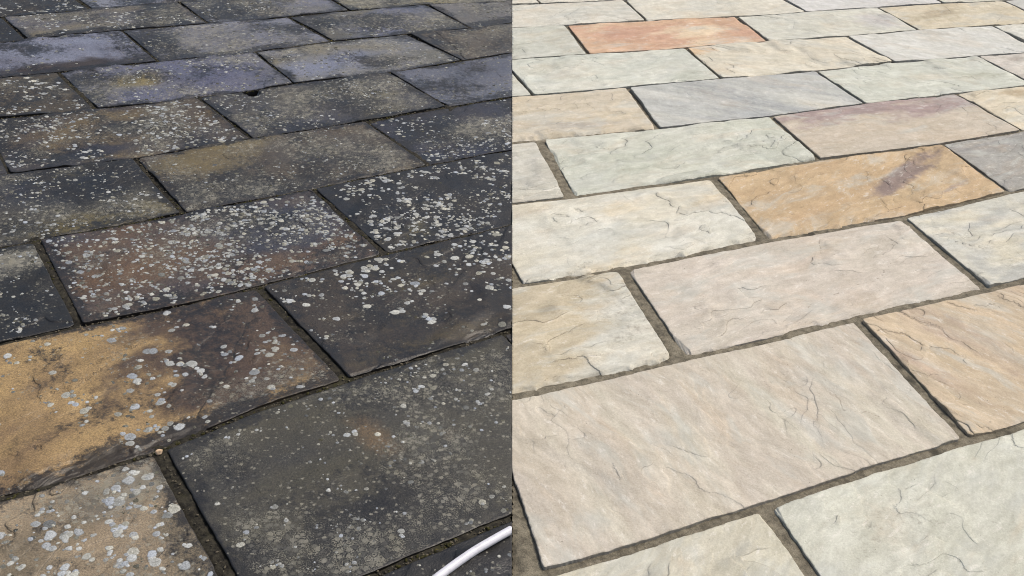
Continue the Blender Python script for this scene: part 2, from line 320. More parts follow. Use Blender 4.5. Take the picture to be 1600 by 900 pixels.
# ------------------------------------------------------------------ what each slab looks like
def S(A, B=None, C=None, b=(0.5, 3, 2, 0), c=(-1, 3, 2, 0), g=0.0, k=0.0, f=(), li=None, chip=(0.35, 0.1, 0.25, 0.25), riv=(1.0, 20), label=None, crack=(), scal=()):
    return dict(A=A, B=B or A, C=C or B or A, b=b, c=c, g=g, k=k, f=f, li=li, chip=chip, riv=riv, label=label, crack=crack, scal=scal)
SPECS = {'L': {
 (0, 0): S((78, 72, 62), (52, 50, 50), b=(0.4, 4, 2, 20), g=0.35, k=0.25, li=(260, 16, 0.75, 0.6, [(0.75, 0.3, 0.15, 0.12, 0.6)])),
 (0, 1): S((138, 141, 152), (86, 86, 94), b=(0.4, 4, 2, 20), g=0.2, k=0.3, li=(60, 12, 0.7, 0.6, [])),
 (0, 2): S((112, 112, 104), (84, 84, 84), g=0.25, k=0.5),
 (1, 0): S((62, 56, 52), (48, 46, 46), g=0.45, k=0.2, li=(80, 12, 0.7, 0.6, [])),
 (1, 1): S((112, 106, 98), (96, 98, 112), (126, 120, 104), b=(0.45, 4, 2.5, 10), c=(0.2, 4, 3, 0), g=0.22, k=0.45, li=(220, 15, 0.8, 0.7, [(0.3, 0.45, 0.2, 0.08, 0.5), (0.7, 0.35, 0.15, 0.06, 0.4)]),
   f=(('g', 0.45, 0.7, 0.12, 0.14, 0, 0.5), ('g', 0.5, 0.05, 0.4, 0.05, 0, 0.8))),
 (1, 2): S((110, 110, 104), (124, 126, 144), (138, 132, 100), b=(0.4, 4, 2.5, 0), c=(0.12, 5, 2, 0), g=0.2, k=0.5, li=(160, 13, 0.75, 0.7, []),
   f=(('g', 0.2, 0.45, 0.16, 0.16, 20, 0.95), ('b', 0.8, 0.6, 0.2, 0.12, 0, 1.0))),
 (1, 3): S((112, 110, 100), (96, 96, 96), (140, 132, 96), c=(0.25, 5, 2, 0), g=0.15, k=0.65, li=(80, 10, 0.6, 0.6, [])),
 (2, 0): S((136, 140, 156), (92, 88, 98), (70, 62, 60), b=(0.35, 5, 3, -35), c=(-1, 3, 2, 0), g=0.08, k=0.12, li=(30, 14, 0.8, 0.5, []), riv=(1.6, -35),
   f=(('c', 0.6, 0.08, 0.5, 0.10, 0, 0.9), ('g', 0.95, 0.5, 0.1, 0.3, 0, 0.55)), label='smooth slate-blue slab with a brownish lower edge in the dirty paving'),
 (2, 1): S((136, 138, 150), (96, 96, 102), b=(0.4, 4, 2, 0), g=0.12, k=0.5, li=(150, 12, 0.75, 0.7, [(0.85, 0.3, 0.2, 0.1, 0.4)]),
   f=(('g', 0.1, 0.5, 0.14, 0.25, 0, 0.8), ('g', 0.5, 0.05, 0.5, 0.05, 0, 0.7))),
 (2, 2): S((104, 102, 96), (112, 116, 136), (124, 118, 92), b=(0.35, 4, 2, 10), c=(0.2, 4, 2, 0), g=0.3, k=0.5, li=(120, 12, 0.7, 0.7, []),
   f=(('g', 0.5, 0.6, 0.15, 0.1, 10, 0.85), ('b', 0.5, 0.3, 0.2, 0.1, 0, 1.0))),
 (2, 3): S((124, 122, 122), (108, 106, 102), b=(0.4, 4, 2, 10), g=0.18, k=0.45, li=(80, 12, 0.7, 0.7, []), f=(('g', 0.3, 0.08, 0.5, 0.06, 0, 0.8),)),
 (3, 0): S((96, 84, 66), (76, 72, 60), (104, 82, 62), b=(0.45, 4, 2, 0), g=0.25, k=0.35, li=(260, 20, 0.9, 0.8, [(0.8, 0.6, 0.12, 0.15, 0.5)])),
 (3, 1): S((116, 116, 120), (106, 108, 128), (132, 122, 88), b=(0.5, 4, 2, 0), g=0.14, k=0.5, li=(260, 12, 0.8, 0.8, [(0.55, 0.2, 0.3, 0.1, 0.3)]),
   f=(('c', 0.3, 0.55, 0.13, 0.08, 0, 0.95), ('b', 0.25, 0.2, 0.14, 0.07, 0, 1), ('b', 0.65, 0.5, 0.2, 0.12, 0, 1), ('k', 0.65, 0.5, 0.2, 0.12, 0, 0.2), ('g', 0.1, 0.75, 0.1, 0.1, 0, 0.7)),
   crack=(([(0.45, 0.25), (0.52, 0.42), (0.58, 0.35), (0.62, 0.12)], 3.0, 3), ([(0.62, 0.42), (0.74, 0.4), (0.84, 0.22), (0.98, 0.12)], 4.0, 4)), riv=(1.5, 10)),
 (3, 2): S((118, 116, 108), (132, 136, 152), (134, 128, 110), b=(0.3, 4, 2, 0), c=(0.2, 4, 2, 0), g=0.12, k=0.5, li=(160, 13, 0.75, 0.8, [(0.85, 0.5, 0.12, 0.1, 0.5)]),
   f=(('b', 0.28, 0.45, 0.3, 0.14, 0, 1.0), ('k', 0.28, 0.45, 0.3, 0.14, 0, 0.2), ('g', 0.6, 0.25, 0.16, 0.08, 0, 0.75))),
 (3, 3): S((104, 96, 84), (86, 82, 76), b=(0.4, 4, 2, 0), g=0.22, k=0.45, li=(60, 10, 0.7, 0.8, []), crack=(([(0.02, 0.02), (0.10, 0.5), (0.13, 0.98)], 7, 6),),
   label='brown-grey slab broken across its corner at the cleaning line'),
 (4, 0): S((92, 82, 70), (62, 62, 72), (122, 108, 78), b=(0.4, 3, 2, 0), c=(0.2, 5, 2, 0), g=0.25, k=0.42, li=(560, 17, 0.75, 0.6, [(0.75, 0.65, 0.2, 0.12, 0.5), (0.35, 0.5, 0.15, 0.12, 0.4)]),
   f=(('b', 0.35, 0.2, 0.12, 0.08, 0, 1), ('g', 0.3, 0.15, 0.1, 0.06, 0, 0.6))),
 (4, 1): S((84, 80, 74), (68, 70, 84), (112, 106, 84), b=(0.4, 3, 2, 0), c=(0.15, 5, 2, 0), g=0.3, k=0.5, li=(420, 11, 0.7, 0.9, [(0.2, 0.6, 0.2, 0.1, 0.4)]),
   f=(('b', 0.15, 0.2, 0.15, 0.1, 0, 1), ('g', 0.6, 0.6, 0.2, 0.12, 0, 0.75)), scal=((1, 0.23, 0.03, 0.13),)),
 (4, 2): S((118, 121, 132), (92, 94, 106), b=(0.45, 4, 3, 15), g=0.1, k=0.3, li=(80, 11, 0.6, 0.7, []), f=(('g', 0.35, 0.05, 0.6, 0.05, 0, 0.6),),
   label='smooth blue-grey slab at the cleaning line in the dirty paving'),
 (5, 0): S((84, 82, 74), (52, 54, 68), (112, 104, 72), b=(0.3, 3, 2, 0), c=(0.15, 4, 3, 5), g=0.28, k=0.5, li=(300, 13, 0.75, 0.8, [(0.6, 0.6, 0.1, 0.1, 0.3)]),
   f=(('b', 0.78, 0.7, 0.2, 0.13, 0, 1), ('k', 0.78, 0.72, 0.18, 0.12, 0, 0.1), ('c', 0.7, 0.12, 0.3, 0.06, 0, 0.8))),
 (5, 1): S((98, 90, 80), (80, 76, 74), (122, 112, 84), b=(0.45, 3, 2, 0), c=(0.15, 4, 2, 0), g=0.22, k=0.5, li=(170, 10, 0.65, 0.8, []),
   f=(('c', 0.18, 0.75, 0.2, 0.12, 0, 0.7), ('g', 0.12, 0.25, 0.12, 0.1, 0, 0.8), ('b', 0.75, 0.4, 0.25, 0.15, 0, 0.9))),
 (5, 2): S((60, 62, 78), (72, 70, 74), (120, 116, 98), b=(0.3, 3, 2, 0), g=0.28, k=0.28, li=(420, 14, 0.8, 1.0, [(0.45, 0.3, 0.2, 0.1, 0.3)]),
   f=(('k', 0.4, 0.5, 0.3, 0.12, -20, 0.8), ('k', 0.1, 0.7, 0.2, 0.12, 0, 0.08)), label='near-black navy slab with a rounded corner at the cleaning line'),
 (6, 0): S((66, 66, 62), (84, 84, 76), g=0.5, k=0.3, li=(330, 14, 0.7, 0.8, []), f=(('k', 0.87, 0.82, 0.16, 0.08, 0, 1.0), ('g', 0.95, 0.4, 0.14, 0.2, 0, 0.9))),
 (6, 1): S((92, 84, 82), (112, 92, 72), (70, 72, 84), b=(0.35, 3, 3, 15), c=(0.1, 3, 2, 0), g=0.2, k=0.35, li=(820, 17, 0.68, 0.35, [(0.7, 0.6, 0.25, 0.2, 0.5), (0.1, 0.7, 0.1, 0.1, 0.3)]),
   f=(('b', 0.2, 0.45, 0.3, 0.1, 15, 0.95), ('c', 0.8, 0.6, 0.25, 0.2, 0, 1.0), ('g', 0.35, 0.05, 0.3, 0.06, 5, 0.6)),
   label='taupe slab thickly spotted with pale lichen, longest of the dirty slabs in mid view'),
 (6, 2): S((64, 60, 60), (52, 54, 60), (104, 98, 72), b=(0.4, 3, 2, 0), g=0.45, k=0.25, li=(620, 18, 0.85, 0.55, [(0.25, 0.3, 0.2, 0.15, 0.3), (0.15, 0.8, 0.1, 0.1, 0.3)]),
   f=(('c', 0.05, 0.08, 0.2, 0.08, 20, 0.9), ('g', 0.5, 0.6, 0.2, 0.12, 0, 0.9))),
 (7, 0): S((174, 154, 118), (138, 120, 96), (92, 78, 68), b=(0.45, 7, 2.5, 15), c=(-1, 3, 2, 0), g=-0.16, k=0.22, li=(110, 24, 0.8, 1.2, [(0.42, 0.35, 0.10, 0.08, 0.5), (0.22, 0.55, 0.06, 0.05, 0.5), (0.55, 0.75, 0.08, 0.06, 0.4)]),
   f=(('c', 0.84, 0.55, 0.34, 0.5, -25, 1.0), ('g', 0.76, 0.6, 0.15, 0.4, -30, 0.5), ('c', 0.93, 0.35, 0.12, 0.12, 20, 0.72), ('g', 0.6, 0.04, 0.6, 0.05, 0, 0.75), ('k', 0.85, 0.15, 0.2, 0.1, 0, 0.6), ('g', 0.9, 0.95, 0.25, 0.05, 0, 0.6)),
   crack=(([(0.74, 0.32), (0.80, 0.46), (0.86, 0.62), (0.93, 0.72)], 3.2, 3), ([(0.60, 0.08), (0.72, 0.28), (0.78, 0.2)], 2.5, 2)),
   chip=(0.45, 0.2, 0.3, 0.35), scal=((0, 0.30, 0.125, 0.055), (0, 0.52, 0.09, 0.03)), riv=(1.3, 10), label='ochre slab with a dark brown right end and bluish lichen rosettes'),
 (7, 1): S((76, 68, 60), (62, 58, 56), (96, 88, 66), b=(0.4, 3, 2, 10), c=(0.05, 4, 2, 0), g=0.35, k=0.28, li=(280, 23, 0.92, 0.5, [(0.35, 0.75, 0.3, 0.1, 0.3), (0.75, 0.6, 0.2, 0.08, 0.5), (0.25, 0.15, 0.3, 0.12, -0.9)]),
   f=(('g', 0.8, 0.85, 0.25, 0.12, 0, 0.9), ('c', 0.3, 0.1, 0.3, 0.06, 0, 0.5), ('b', 0.2, 0.85, 0.12, 0.08, 0, 0.2)), chip=(0.5, 0.2, 0.3, 0.3), scal=((0, 0.45, 0.05, 0.025), (0, 0.6, 0.05, 0.02)),
   label='dark brown slab with scattered round white lichen spots'),
 (8, 0): S((168, 156, 138), (142, 131, 116), (124, 116, 102), b=(0.4, 4, 2, 0), c=(0.2, 5, 2, 0), g=-0.08, k=0.4, li=(420, 24, 0.92, 0.4, [(0.85, 0.6, 0.1, 0.1, 0.3)]),
   f=(('b', 0.82, 0.45, 0.12, 0.10, 0, 0.7), ('g', 0.80, 0.12, 0.1, 0.03, 0, 0.7), ('c', 0.97, 0.35, 0.05, 0.3, 0, 0.9), ('k', 0.9, 0.85, 0.25, 0.08, 0, 0.8)), riv=(1.4, 25), chip=(0.3, 0.3, 0.3, 0.35),
   label='tan slab in the bottom left corner with large blue-white lichen rosettes'),
 (8, 1): S((86, 84, 74), (70, 70, 70), (132, 112, 86), b=(0.45, 4, 2, 0), c=(-1, 3, 2, 0), g=0.2, k=0.5, li=(190, 15, 0.75, 0.5, []), riv=(0.4, 10), chip=(0.2, 0.25, 0.3, 0.2),
   f=(('c', 0.47, 0.62, 0.06, 0.13, 10, 0.5), ('g', 0.6, 0.85, 0.2, 0.12, 0, 0.55), ('g', 0.12, 0.8, 0.08, 0.14, 0, 0.5), ('c', 0.63, 0.5, 0.05, 0.05, 0, 0.3)),
   label='large grey-green mottled slab beside the white hose'),
 (9, 0): S((66, 62, 60), (54, 54, 58), g=0.4, k=0.3, li=(80, 14, 0.7, 0.8, [])),
 (9, 1): S((66, 62, 58), (54, 54, 58), g=0.42, k=0.35, li=(100, 14, 0.6, 0.8, [])),
 'any': [S((86, 80, 72), (66, 66, 72), g=0.3, k=0.45, li=(200, 14, 0.75, 0.8, [])), S((110, 96, 72), (84, 78, 68), g=0.2, k=0.4, li=(200, 14, 0.8, 0.8, []))],
 },
 'R': {
 (0, 0): S((222, 216, 202), (212, 206, 196)), (0, 1): S((214, 208, 196), (226, 220, 206)), (0, 2): S((218, 212, 200), (208, 202, 196)),
 (1, 0): S((222, 214, 200), (214, 212, 202), (226, 216, 200), riv=(0.7, 10)),
 (1, 1): S((220, 213, 196), (226, 220, 206), riv=(0.5, 10)),
 (1, 2): S((222, 220, 222), (206, 204, 206), b=(0.35, 4, 4, -30), riv=(0.6, -30)),
 (1, 3): S((216, 212, 194), (206, 202, 186)),
 (2, 0): S((200, 202, 190), (208, 208, 198), riv=(0.8, 10)),
 (2, 1): S((226, 178, 136), (216, 160, 128), (238, 208, 168), b=(0.35, 4, 3, 10), c=(0.05, 4, 3, 5), f=(('b', 0.25, 0.6, 0.2, 0.12, 10, 1.0), ('c', 0.68, 0.5, 0.2, 0.1, 10, 0.9), ('b', 0.97, 0.3, 0.1, 0.1, 0, 0.8)), riv=(0.6, 10), chip=(0.3, 0.45, 0.4, 0.4),
   label='terracotta-orange slab, the only one of that colour in the cleaned paving'),
 (2, 2): S((218, 216, 202), (212, 210, 198), (200, 196, 196), c=(-1, 3, 2, 0), f=(('c', 0.85, 0.45, 0.15, 0.15, 0, 0.9),), riv=(0.9, -20)),
 (2, 3): S((214, 198, 166), (224, 212, 186), (170, 150, 112), b=(0.4, 4, 3, 10), f=(('c', 0.35, 0.55, 0.28, 0.09, 14, 0.6), ('c', 0.85, 0.6, 0.15, 0.10, 0, 0.3)), riv=(0.7, 10), label='sandy slab with a darker brown bowl-shaped patch, far right'),
 (2, 4): S((214, 212, 208), (196, 194, 192)),
 (3, 0): S((208, 212, 202), (222, 220, 208), (198, 202, 190), b=(0.35, 4, 2, 10), c=(0.2, 5, 2, 0), riv=(0.9, 10), chip=(0.2, 0.2, 0.2, 0.2)),
 (3, 1): S((226, 214, 190), (218, 212, 196), (230, 192, 146), b=(0.4, 4, 2, -20), f=(('c', 0.03, 0.9, 0.12, 0.07, 0, 0.9), ('c', 0.15, 0.35, 0.08, 0.06, 0, 0.3)), riv=(1.0, -30)),
 (3, 2): S((214, 214, 212), (222, 220, 214), (178, 168, 154), b=(0.4, 4, 4, -30), f=(('c', 0.55, 0.85, 0.10, 0.07, -20, 0.5),), riv=(0.9, -30)),
 (3, 3): S((212, 212, 202), (222, 220, 212)),
 (4, 0): S((218, 200, 170), (210, 196, 174), (186, 178, 168), b=(0.4, 3, 2, 0), f=(('c', 0.62, 0.22, 0.2, 0.08, -10, 0.8),), riv=(0.8, 5), chip=(0.85, 0.2, 0.2, 0.3),
   label='tan cream slab with a flaked near edge at the cleaning line'),
 (4, 1): S((208, 208, 204), (170, 174, 180), (216, 214, 206), b=(0.5, 3.2, 6, -33), c=(0.05, 4, 5, -33), riv=(0.5, -33), label='grey slab with bluish diagonal bands in the cleaned paving'),
 (4, 2): S((206, 210, 198), (214, 216, 204), (166, 166, 142), b=(0.4, 4, 2, 0), f=(('c', 0.72, 0.45, 0.2, 0.09, -15, 0.4), ('c', 0.86, 0.4, 0.09, 0.06, 0, 0.5)), riv=(1.2, -10)),
 (4, 3): S((202, 192, 186), (212, 204, 194), (178, 164, 154), f=(('c', 0.2, 0.8, 0.1, 0.06, 0, 0.7),)),
 (5, 0): S((216, 210, 198), (206, 202, 190), riv=(1.2, 10), chip=(0.7, 0.2, 0.2, 0.3)),
 (5, 1): S((204, 208, 194), (216, 216, 204), (196, 200, 184), b=(0.35, 4, 2, 5), c=(0.25, 3, 3, 5), riv=(1.3, 10), chip=(0.65, 0.2, 0.5, 0.3), label='pale green slab with ragged edges in the cleaned paving'),
 (5, 2): S((210, 192, 170), (204, 190, 172), (176, 150, 150), b=(0.4, 3, 2, 5), f=(('c', 0.5, 0.94, 0.6, 0.13, 4, 0.9), ('c', 0.75, 0.72, 0.3, 0.09, 12, 0.85), ('b', 0.9, 0.25, 0.2, 0.1, 0, 0.9)), riv=(0.6, 5), chip=(0.2, 0.2, 0.25, 0.3),
   label='tan slab with a mauve band along its far edge'),
 (5, 3): S((226, 208, 174), (218, 206, 182), (196, 172, 132), f=(('c', 0.35, 0.85, 0.12, 0.06, 0, 0.7),)),
 (6, 0): S((224, 214, 192), (220, 218, 208), (228, 208, 172), b=(0.45, 3, 2, 0), c=(0.1, 3, 2, 10), riv=(1.2, 15), scal=((0, 0.42, 0.06, 0.03), (0, 0.55, 0.07, 0.035), (0, 0.70, 0.06, 0.03), (0, 0.85, 0.06, 0.025)), chip=(0.8, 0.3, 0.3, 0.35), f=(('b', 0.9, 0.4, 0.14, 0.2, 0, 1.0), ('b', 0.6, 0.15, 0.3, 0.08, 0, 1.0), ('g', 0.75, 0.5, 0.2, 0.16, 0, 0.35)),
   label='cream slab with a deeply scalloped near edge'),
 (6, 1): S((212, 178, 128), (206, 168, 116), (150, 126, 118), b=(0.45, 4, 3, 25), f=(('c', 0.73, 0.62, 0.30, 0.07, 30, 0.95), ('c', 0.62, 0.42, 0.10, 0.02, 33, 0.8), ('c', 0.82, 0.22, 0.14, 0.02, 20, 0.55)), riv=(1.4, 25), chip=(0.4, 0.2, 0.4, 0.3), scal=((0, 0.33, 0.07, 0.035), (0, 0.2, 0.08, 0.015)),
   crack=(([(0.42, 0.05), (0.55, 0.13), (0.62, 0.10), (0.70, 0.26), (0.82, 0.36)], 2.4, 2.5), ([(0.10, 0.22), (0.20, 0.36), (0.30, 0.42)], 1.8, 1.5)), label='golden ochre slab with a mauve diagonal streak'),
 (6, 2): S((170, 166, 160), (158, 156, 156), (184, 180, 174), b=(0.45, 4, 4, 10), riv=(0.8, 10), label='mid-grey slab at the right edge of the cleaned paving'),
 (7, 0): S((208, 192, 162), (198, 180, 146), (216, 212, 200), b=(0.45, 3, 2, 30), f=(('c', 0.99, 0.45, 0.2, 0.4, -20, 0.9), ('c', 0.85, 0.08, 0.3, 0.08, 10, 0.6), ('g', 0.93, 0.5, 0.09, 0.2, -20, 0.6)), riv=(1.2, 10), chip=(0.9, 0.25, 0.3, 0.4),
   label='sandy slab with a chalky white right end at the cleaning line'),
 (7, 1): S((216, 202, 190), (210, 198, 184), (206, 200, 194), b=(0.5, 3, 2, 10), riv=(1.3, 12), chip=(0.7, 0.15, 0.5, 0.35), f=(('b', 0.1, 0.15, 0.15, 0.1, 0, 1.0), ('g', 0.35, 0.55, 0.1, 0.1, 0, 0.35)),
   crack=(([(0.42, 0.20), (0.60, 0.30), (0.72, 0.34), (0.83, 0.52)], 1.8, 1.6), ([(0.66, 0.92), (0.62, 0.75), (0.70, 0.66)], 1.4, 1)), label='pinkish beige slab, middle of the cleaned paving'),
 (7, 2): S((212, 210, 200), (224, 214, 190), (190, 190, 186), b=(0.4, 8, 1.5, 0), c=(0.3, 7, 1.5, 20), g=0.25, riv=(0.9, 0), label='white and grey mottled slab at the right edge'),
 (8, 0): S((200, 200, 190), (190, 188, 178)),
 (8, 1): S((211, 197, 178), (206, 193, 179), (215, 206, 188), b=(0.5, 3, 3, 95), c=(0.15, 3.2, 4, 95), g=0.05, riv=(0.6, 100), chip=(0.1, 0.1, 0.1, 0.15), f=(('b', 0.85, 0.45, 0.2, 0.3, 0, 0.9), ('c', 0.63, 0.5, 0.05, 0.3, 10, 0.8)),
   crack=(([(0.80, 0.50), (0.79, 0.38), (0.83, 0.33), (0.86, 0.28)], 1.6, 1.2),), label='widest slab, pinkish beige, in the foreground of the cleaned paving'),
 (8, 2): S((216, 188, 150), (206, 184, 154), (190, 164, 144), b=(0.5, 4, 4, 120), c=(0.2, 3.5, 5, 118), g=0.0, riv=(1.2, 118), chip=(0.2, 0.2, 0.15, 0.2), f=(('b', 0.1, 0.1, 0.15, 0.1, 0, 0.9),), label='peach-tan slab with curved brown bands at the right edge'),
 (9, 0): S((206, 200, 178), (214, 206, 186), (198, 194, 176), b=(0.45, 3, 2, 20), riv=(0.8, 40), chip=(0.2, 0.3, 0.2, 0.5)),
 (9, 1): S((214, 214, 200), (204, 204, 190), (210, 190, 166), b=(0.4, 4, 2, 60), c=(-1, 3, 2, 0), g=0.18, riv=(0.7, 30), chip=(0.2, 0.25, 0.55, 0.2), f=(('c', 0.27, 0.75, 0.16, 0.10, 100, 0.38),), label='off-white slab in the bottom right corner with a faint peach stain'),
 'any': [S((214, 208, 194), (206, 202, 190)), S((210, 200, 182), (218, 208, 192)), S((204, 206, 194), (214, 212, 202))],
 }}


# ------------------------------------------------------------------ slab builder
def border_noise(x, seed, amp):
    return amp * (0.7 * fbm(x * 5, 0.37 + seed, seed, 2) + 0.6 * fbm(x * 30, 3.7, seed + 5, 4, 0.62))
def chipw(x, seed, amt):
    n = fbm(x * 3.0, 1.3, seed, 2) + (amt - 0.5) * 1.5
    sc = np.maximum(np.abs(perlin(x * 8, 7.7, seed + 9)) ** 0.55, 0.6 * np.abs(perlin(x * 21, 2.2, seed + 19)) ** 0.6)
    return np.clip(n, 0, 1) * (0.15 + 1.1 * sc) * 0.046 * (0.45 + amt)
def tri_grid(nu, nv):
    i = np.arange(nu * nv).reshape(nv, nu)
    return np.stack([i[:-1, :-1], i[:-1, 1:], i[1:, 1:], i[1:, :-1]], -1).reshape(-1, 4)

def build_slab(half, lay, near, far, jl, jr, spec, seed, parent, key):
    rs = random.Random(seed); yaw = lay['yaw']; old = half == 'L'
    vm0 = 0.5 * (float(near(jl(near.v.mean()))) + float(far(jl(far.v.mean()))))
    uc = 0.5 * (float(jl(vm0)) + float(jr(vm0))); vc = 0.5 * (float(near(uc)) + float(far(uc)))
    wx, wy = to_world(uc, vc, yaw); dist = math.sqrt(wx * wx + wy * wy + CAM_H ** 2)
    # is it in view?
    rel = Vector((wx, wy, -CAM_H)); zc = rel.dot(fwd); ix = rel.dot(rt) / max(zc, 0.1); iy = rel.dot(up) / max(zc, 0.1)
    inview = zc > 0 and abs(ix) < 0.80 and abs(iy) < 0.52
    px = dist / 1100.0; W = float(jr(vc)) - float(jl(vc)); D = float(far(uc)) - float(near(uc))
    q = 1.25 if inview else 5.0
    nu = int(max(20, W / (px * q))); nv = int(max(14, D / (px * q / max(0.35, CAM_H / dist))))
    nu = min(nu, 420); nv = min(nv, 300)
    gs = np.linspace(0, 1, nu); gt = np.linspace(0, 1, nv)
    a_ = 0.62
    gs = gs - a_ * np.sin(2 * np.pi * gs) / (2 * np.pi); gt = gt - a_ * np.sin(2 * np.pi * gt) / (2 * np.pi)
    s, t = np.meshgrid(gs, gt)
    hw = lay['hw']; ea = 0.0030 if old else 0.0042
    vv = vc + (t - 0.5) * D
    ul = jl(vv) + (jl.hw or hw) + border_noise(vv + seed, seed + 1, ea); ur = jr(vv) - (jr.hw or hw) - border_noise(vv, seed + 2, ea)
    u = ul * (1 - s) + ur * s
    rc = [rs.uniform(0.004, 0.022) for _ in range(4)]
    def rcf(x, r): y = np.clip(1 - x / r, 0, 1); return r * (1 - np.sqrt(1 - y * y + 1e-9)) * 0.7
    vn = near(u) + (near.hw or hw) + border_noise(u, seed + 3, ea) + rcf(u - ul, rc[0]) + rcf(ur - u, rc[1])
    vf = far(u) - (far.hw or hw) - border_noise(u, seed + 4, ea) - rcf(u - ul, rc[2]) - rcf(ur - u, rc[3])
    v = vn * (1 - t) + vf * t
    lu = u - uc; lv = v - vc; ou, ov = seed * 3.17 % 97, seed * 7.31 % 89
    # ---- relief: gentle riven undulation and broken cleft ledges
    hgt, rang = spec['riv']
    z = 0.0022 * fbm(lu * 3 + ou, lv * 3 + ov, seed, 4) + 0.0007 * fbm(lu * 16 + ou, lv * 16 + ov, seed + 3, 3)
    ledge = np.zeros_like(z); RA = {}
    for k_, (fr, lev, sh, sl) in enumerate(((2.4, 3.4, 0.0026, 0.0), (6.0, 2.4, 0.0012, 0.10))):
        ru, rv = rotc(lu, lv, rang + rs.uniform(-12, 12), 3.0)
        wq = 0.16 * fbm(lu * 6 + ou, lv * 6, seed + 40 + k_, 3)
        n = fbm(ru * fr + ou + wq, rv * fr + ov + wq * 1.2, seed + 20 + k_, 4, 0.45) * lev + 50.37
        fl = np.floor(n); fr_ = n - fl
        gy = np.gradient(n, axis=0) / np.gradient(v, axis=0); gx_ = np.gradient(n, axis=1) / np.gradient(u, axis=1)
        gr = np.hypot(gx_, gy) + 0.5                       # field change per metre
        wd = np.clip(gr * max(0.0028, 1.3 * px), 0.02, 0.5)
        mk = sstep(-0.16 + sl, 0.26 + sl, fbm(lu * 3.6 + ov, lv * 3.6 + ou, seed + 60 + k_, 3))
        z = z + mk * sh * hgt * (fl - 50 + sstep(0, 1, np.clip(fr_ / wd, 0, 1)))
        RA['rift%d' % k_] = n; RA['riftg%d' % k_] = gr; RA['riftm%d' % k_] = mk * min(1.0, hgt)
    ru, rv = rotc(lu, lv, rang, 1.0)
    RA['su'] = ru * 0.42 + ou; RA['sv'] = rv + 0.03 * fbm(lu * 3 + ou, lv * 3, seed + 34, 3) + ov
    RA['streak'] = fbm(ru * 8 + ou, rv * 40 + ov + 1.8 * fbm(lu * 5, lv * 5, seed + 33, 3), seed + 30, 4, 0.72)
    z = z - z.mean()
    # ---- cracks: polylines in slab (s,t)
    for pts, wmm, dep in spec['crack']:
        pu = np.array([p[0] for p in pts]); pv = np.array([p[1] for p in pts])
        best = np.full(z.shape, 9.0)
        su = s * W + 0.010 * fbm(lu * 22, lv * 22, seed + 7, 3); sv = t * D + 0.010 * fbm(lu * 22 + 9, lv * 22, seed + 8, 3)
        for i in range(len(pu) - 1):
            ax, ay, bx, by = pu[i] * W, pv[i] * D, pu[i + 1] * W, pv[i + 1] * D
            dx, dy = bx - ax, by - ay; tt = np.clip(((su - ax) * dx + (sv - ay) * dy) / (dx * dx + dy * dy), 0, 1)
            best = np.minimum(best, np.hypot(su - ax - tt * dx, sv - ay - tt * dy))
        cm = np.clip(1.0 - best / 0.012, 0, 1); z = z - np.clip(1.2 - best / 0.003, 0, 1) * dep * 0.0006
        ledge = np.maximum(ledge, np.where(cm > 0, cm - (2.2 - wmm) * 0.03, 0))
    # ---- worn and flaked edges
    dn = v - vn; df = vf - v; dl_ = u - ul; dr = ur - u
    dirt_shade = np.zeros_like(z)
    for d, x, amt, sd_ in ((dn, u, spec['chip'][0], 11), (df, u, spec['chip'][1], 12), (dl_, v, spec['chip'][2], 13), (dr, v, spec['chip'][3], 14)):
        d = np.maximum(d, 0)
        rr = 0.0030 + 0.002 * perlin(x * 9, 1.7, seed + sd_)
        z = z - 0.0012 * np.clip(1 - d / rr, 0, 1) ** 2
        w = chipw(x, seed + sd_ * 3, amt) + 1e-6
        for e_, sx, hw_, dp_ in spec['scal']:
            if e_ == sd_ - 11:
                dp_ = min(dp_, 0.06); x0 = (uc if e_ < 2 else vc) + (sx - 0.5) * (W if e_ < 2 else D)
                w = np.maximum(w, dp_ * np.sqrt(np.clip(1 - ((x - x0) / hw_) ** 2, 0, 1)))
        wv = w * (1 + 0.2 * fbm(lu * 24, lv * 24, seed + sd_, 2))
        inn = np.clip(1 - d / wv, 0, 1)
        fac_ = np.abs(perlin(x * 23 + inn * 1.3, inn * 2.0, seed + sd_ + 50)); flake = sstep(0, 0.12, inn) * (0.35 + 0.3 * fac_) + 0.35 * inn
        if not old: flake = sstep(0, 0.1, inn) * 0.22 * (0.4 + fac_) + inn * (0.75 + 0.5 * fac_)
        dep = np.minimum(0.0085 if old else 0.016, wv * (0.5 if old else 0.75))
        for e_, sx, hw_, dp_ in spec['scal']:
            if e_ == sd_ - 11 and dp_ > 0.1: dep = np.maximum(dep, 0.03 * (w > 0.006))
        z = z - dep * flake
        ledge = np.maximum(ledge, (0.80 if old else 0.92) * sstep(0.0, 0.05, inn) * (1 - sstep(0.08, 0.22, inn)) * (w > 0.007))  # flake outline; stronger on cleaned slabs, painting shade into the chip
        dirt_shade = np.maximum(dirt_shade, 0.9 * sstep(0.1, 1.0, inn) * (w > 0.004)); dirt_shade = np.maximum(dirt_shade, 0.9 * np.clip(1 - d / 0.006, 0, 1))
    z = z + rs.uniform(-0.0015, 0.0015) + lu * rs.uniform(-0.004, 0.004) + lv * rs.uniform(-0.006, 0.006)
    # ---- colour zones of the stone itself, stains, algae and crust
    def nz(p, sd_):
        if not old: p = (p[0], p[1] * 1.7, max(p[2], 3.0), p[3] if abs(p[3]) > 14 else spec['riv'][1])
        ru, rv = rotc(lu, lv, p[3], p[2]); return fbm(ru * p[1] + ou, rv * p[1] + ov, seed + sd_, 5, 0.58)
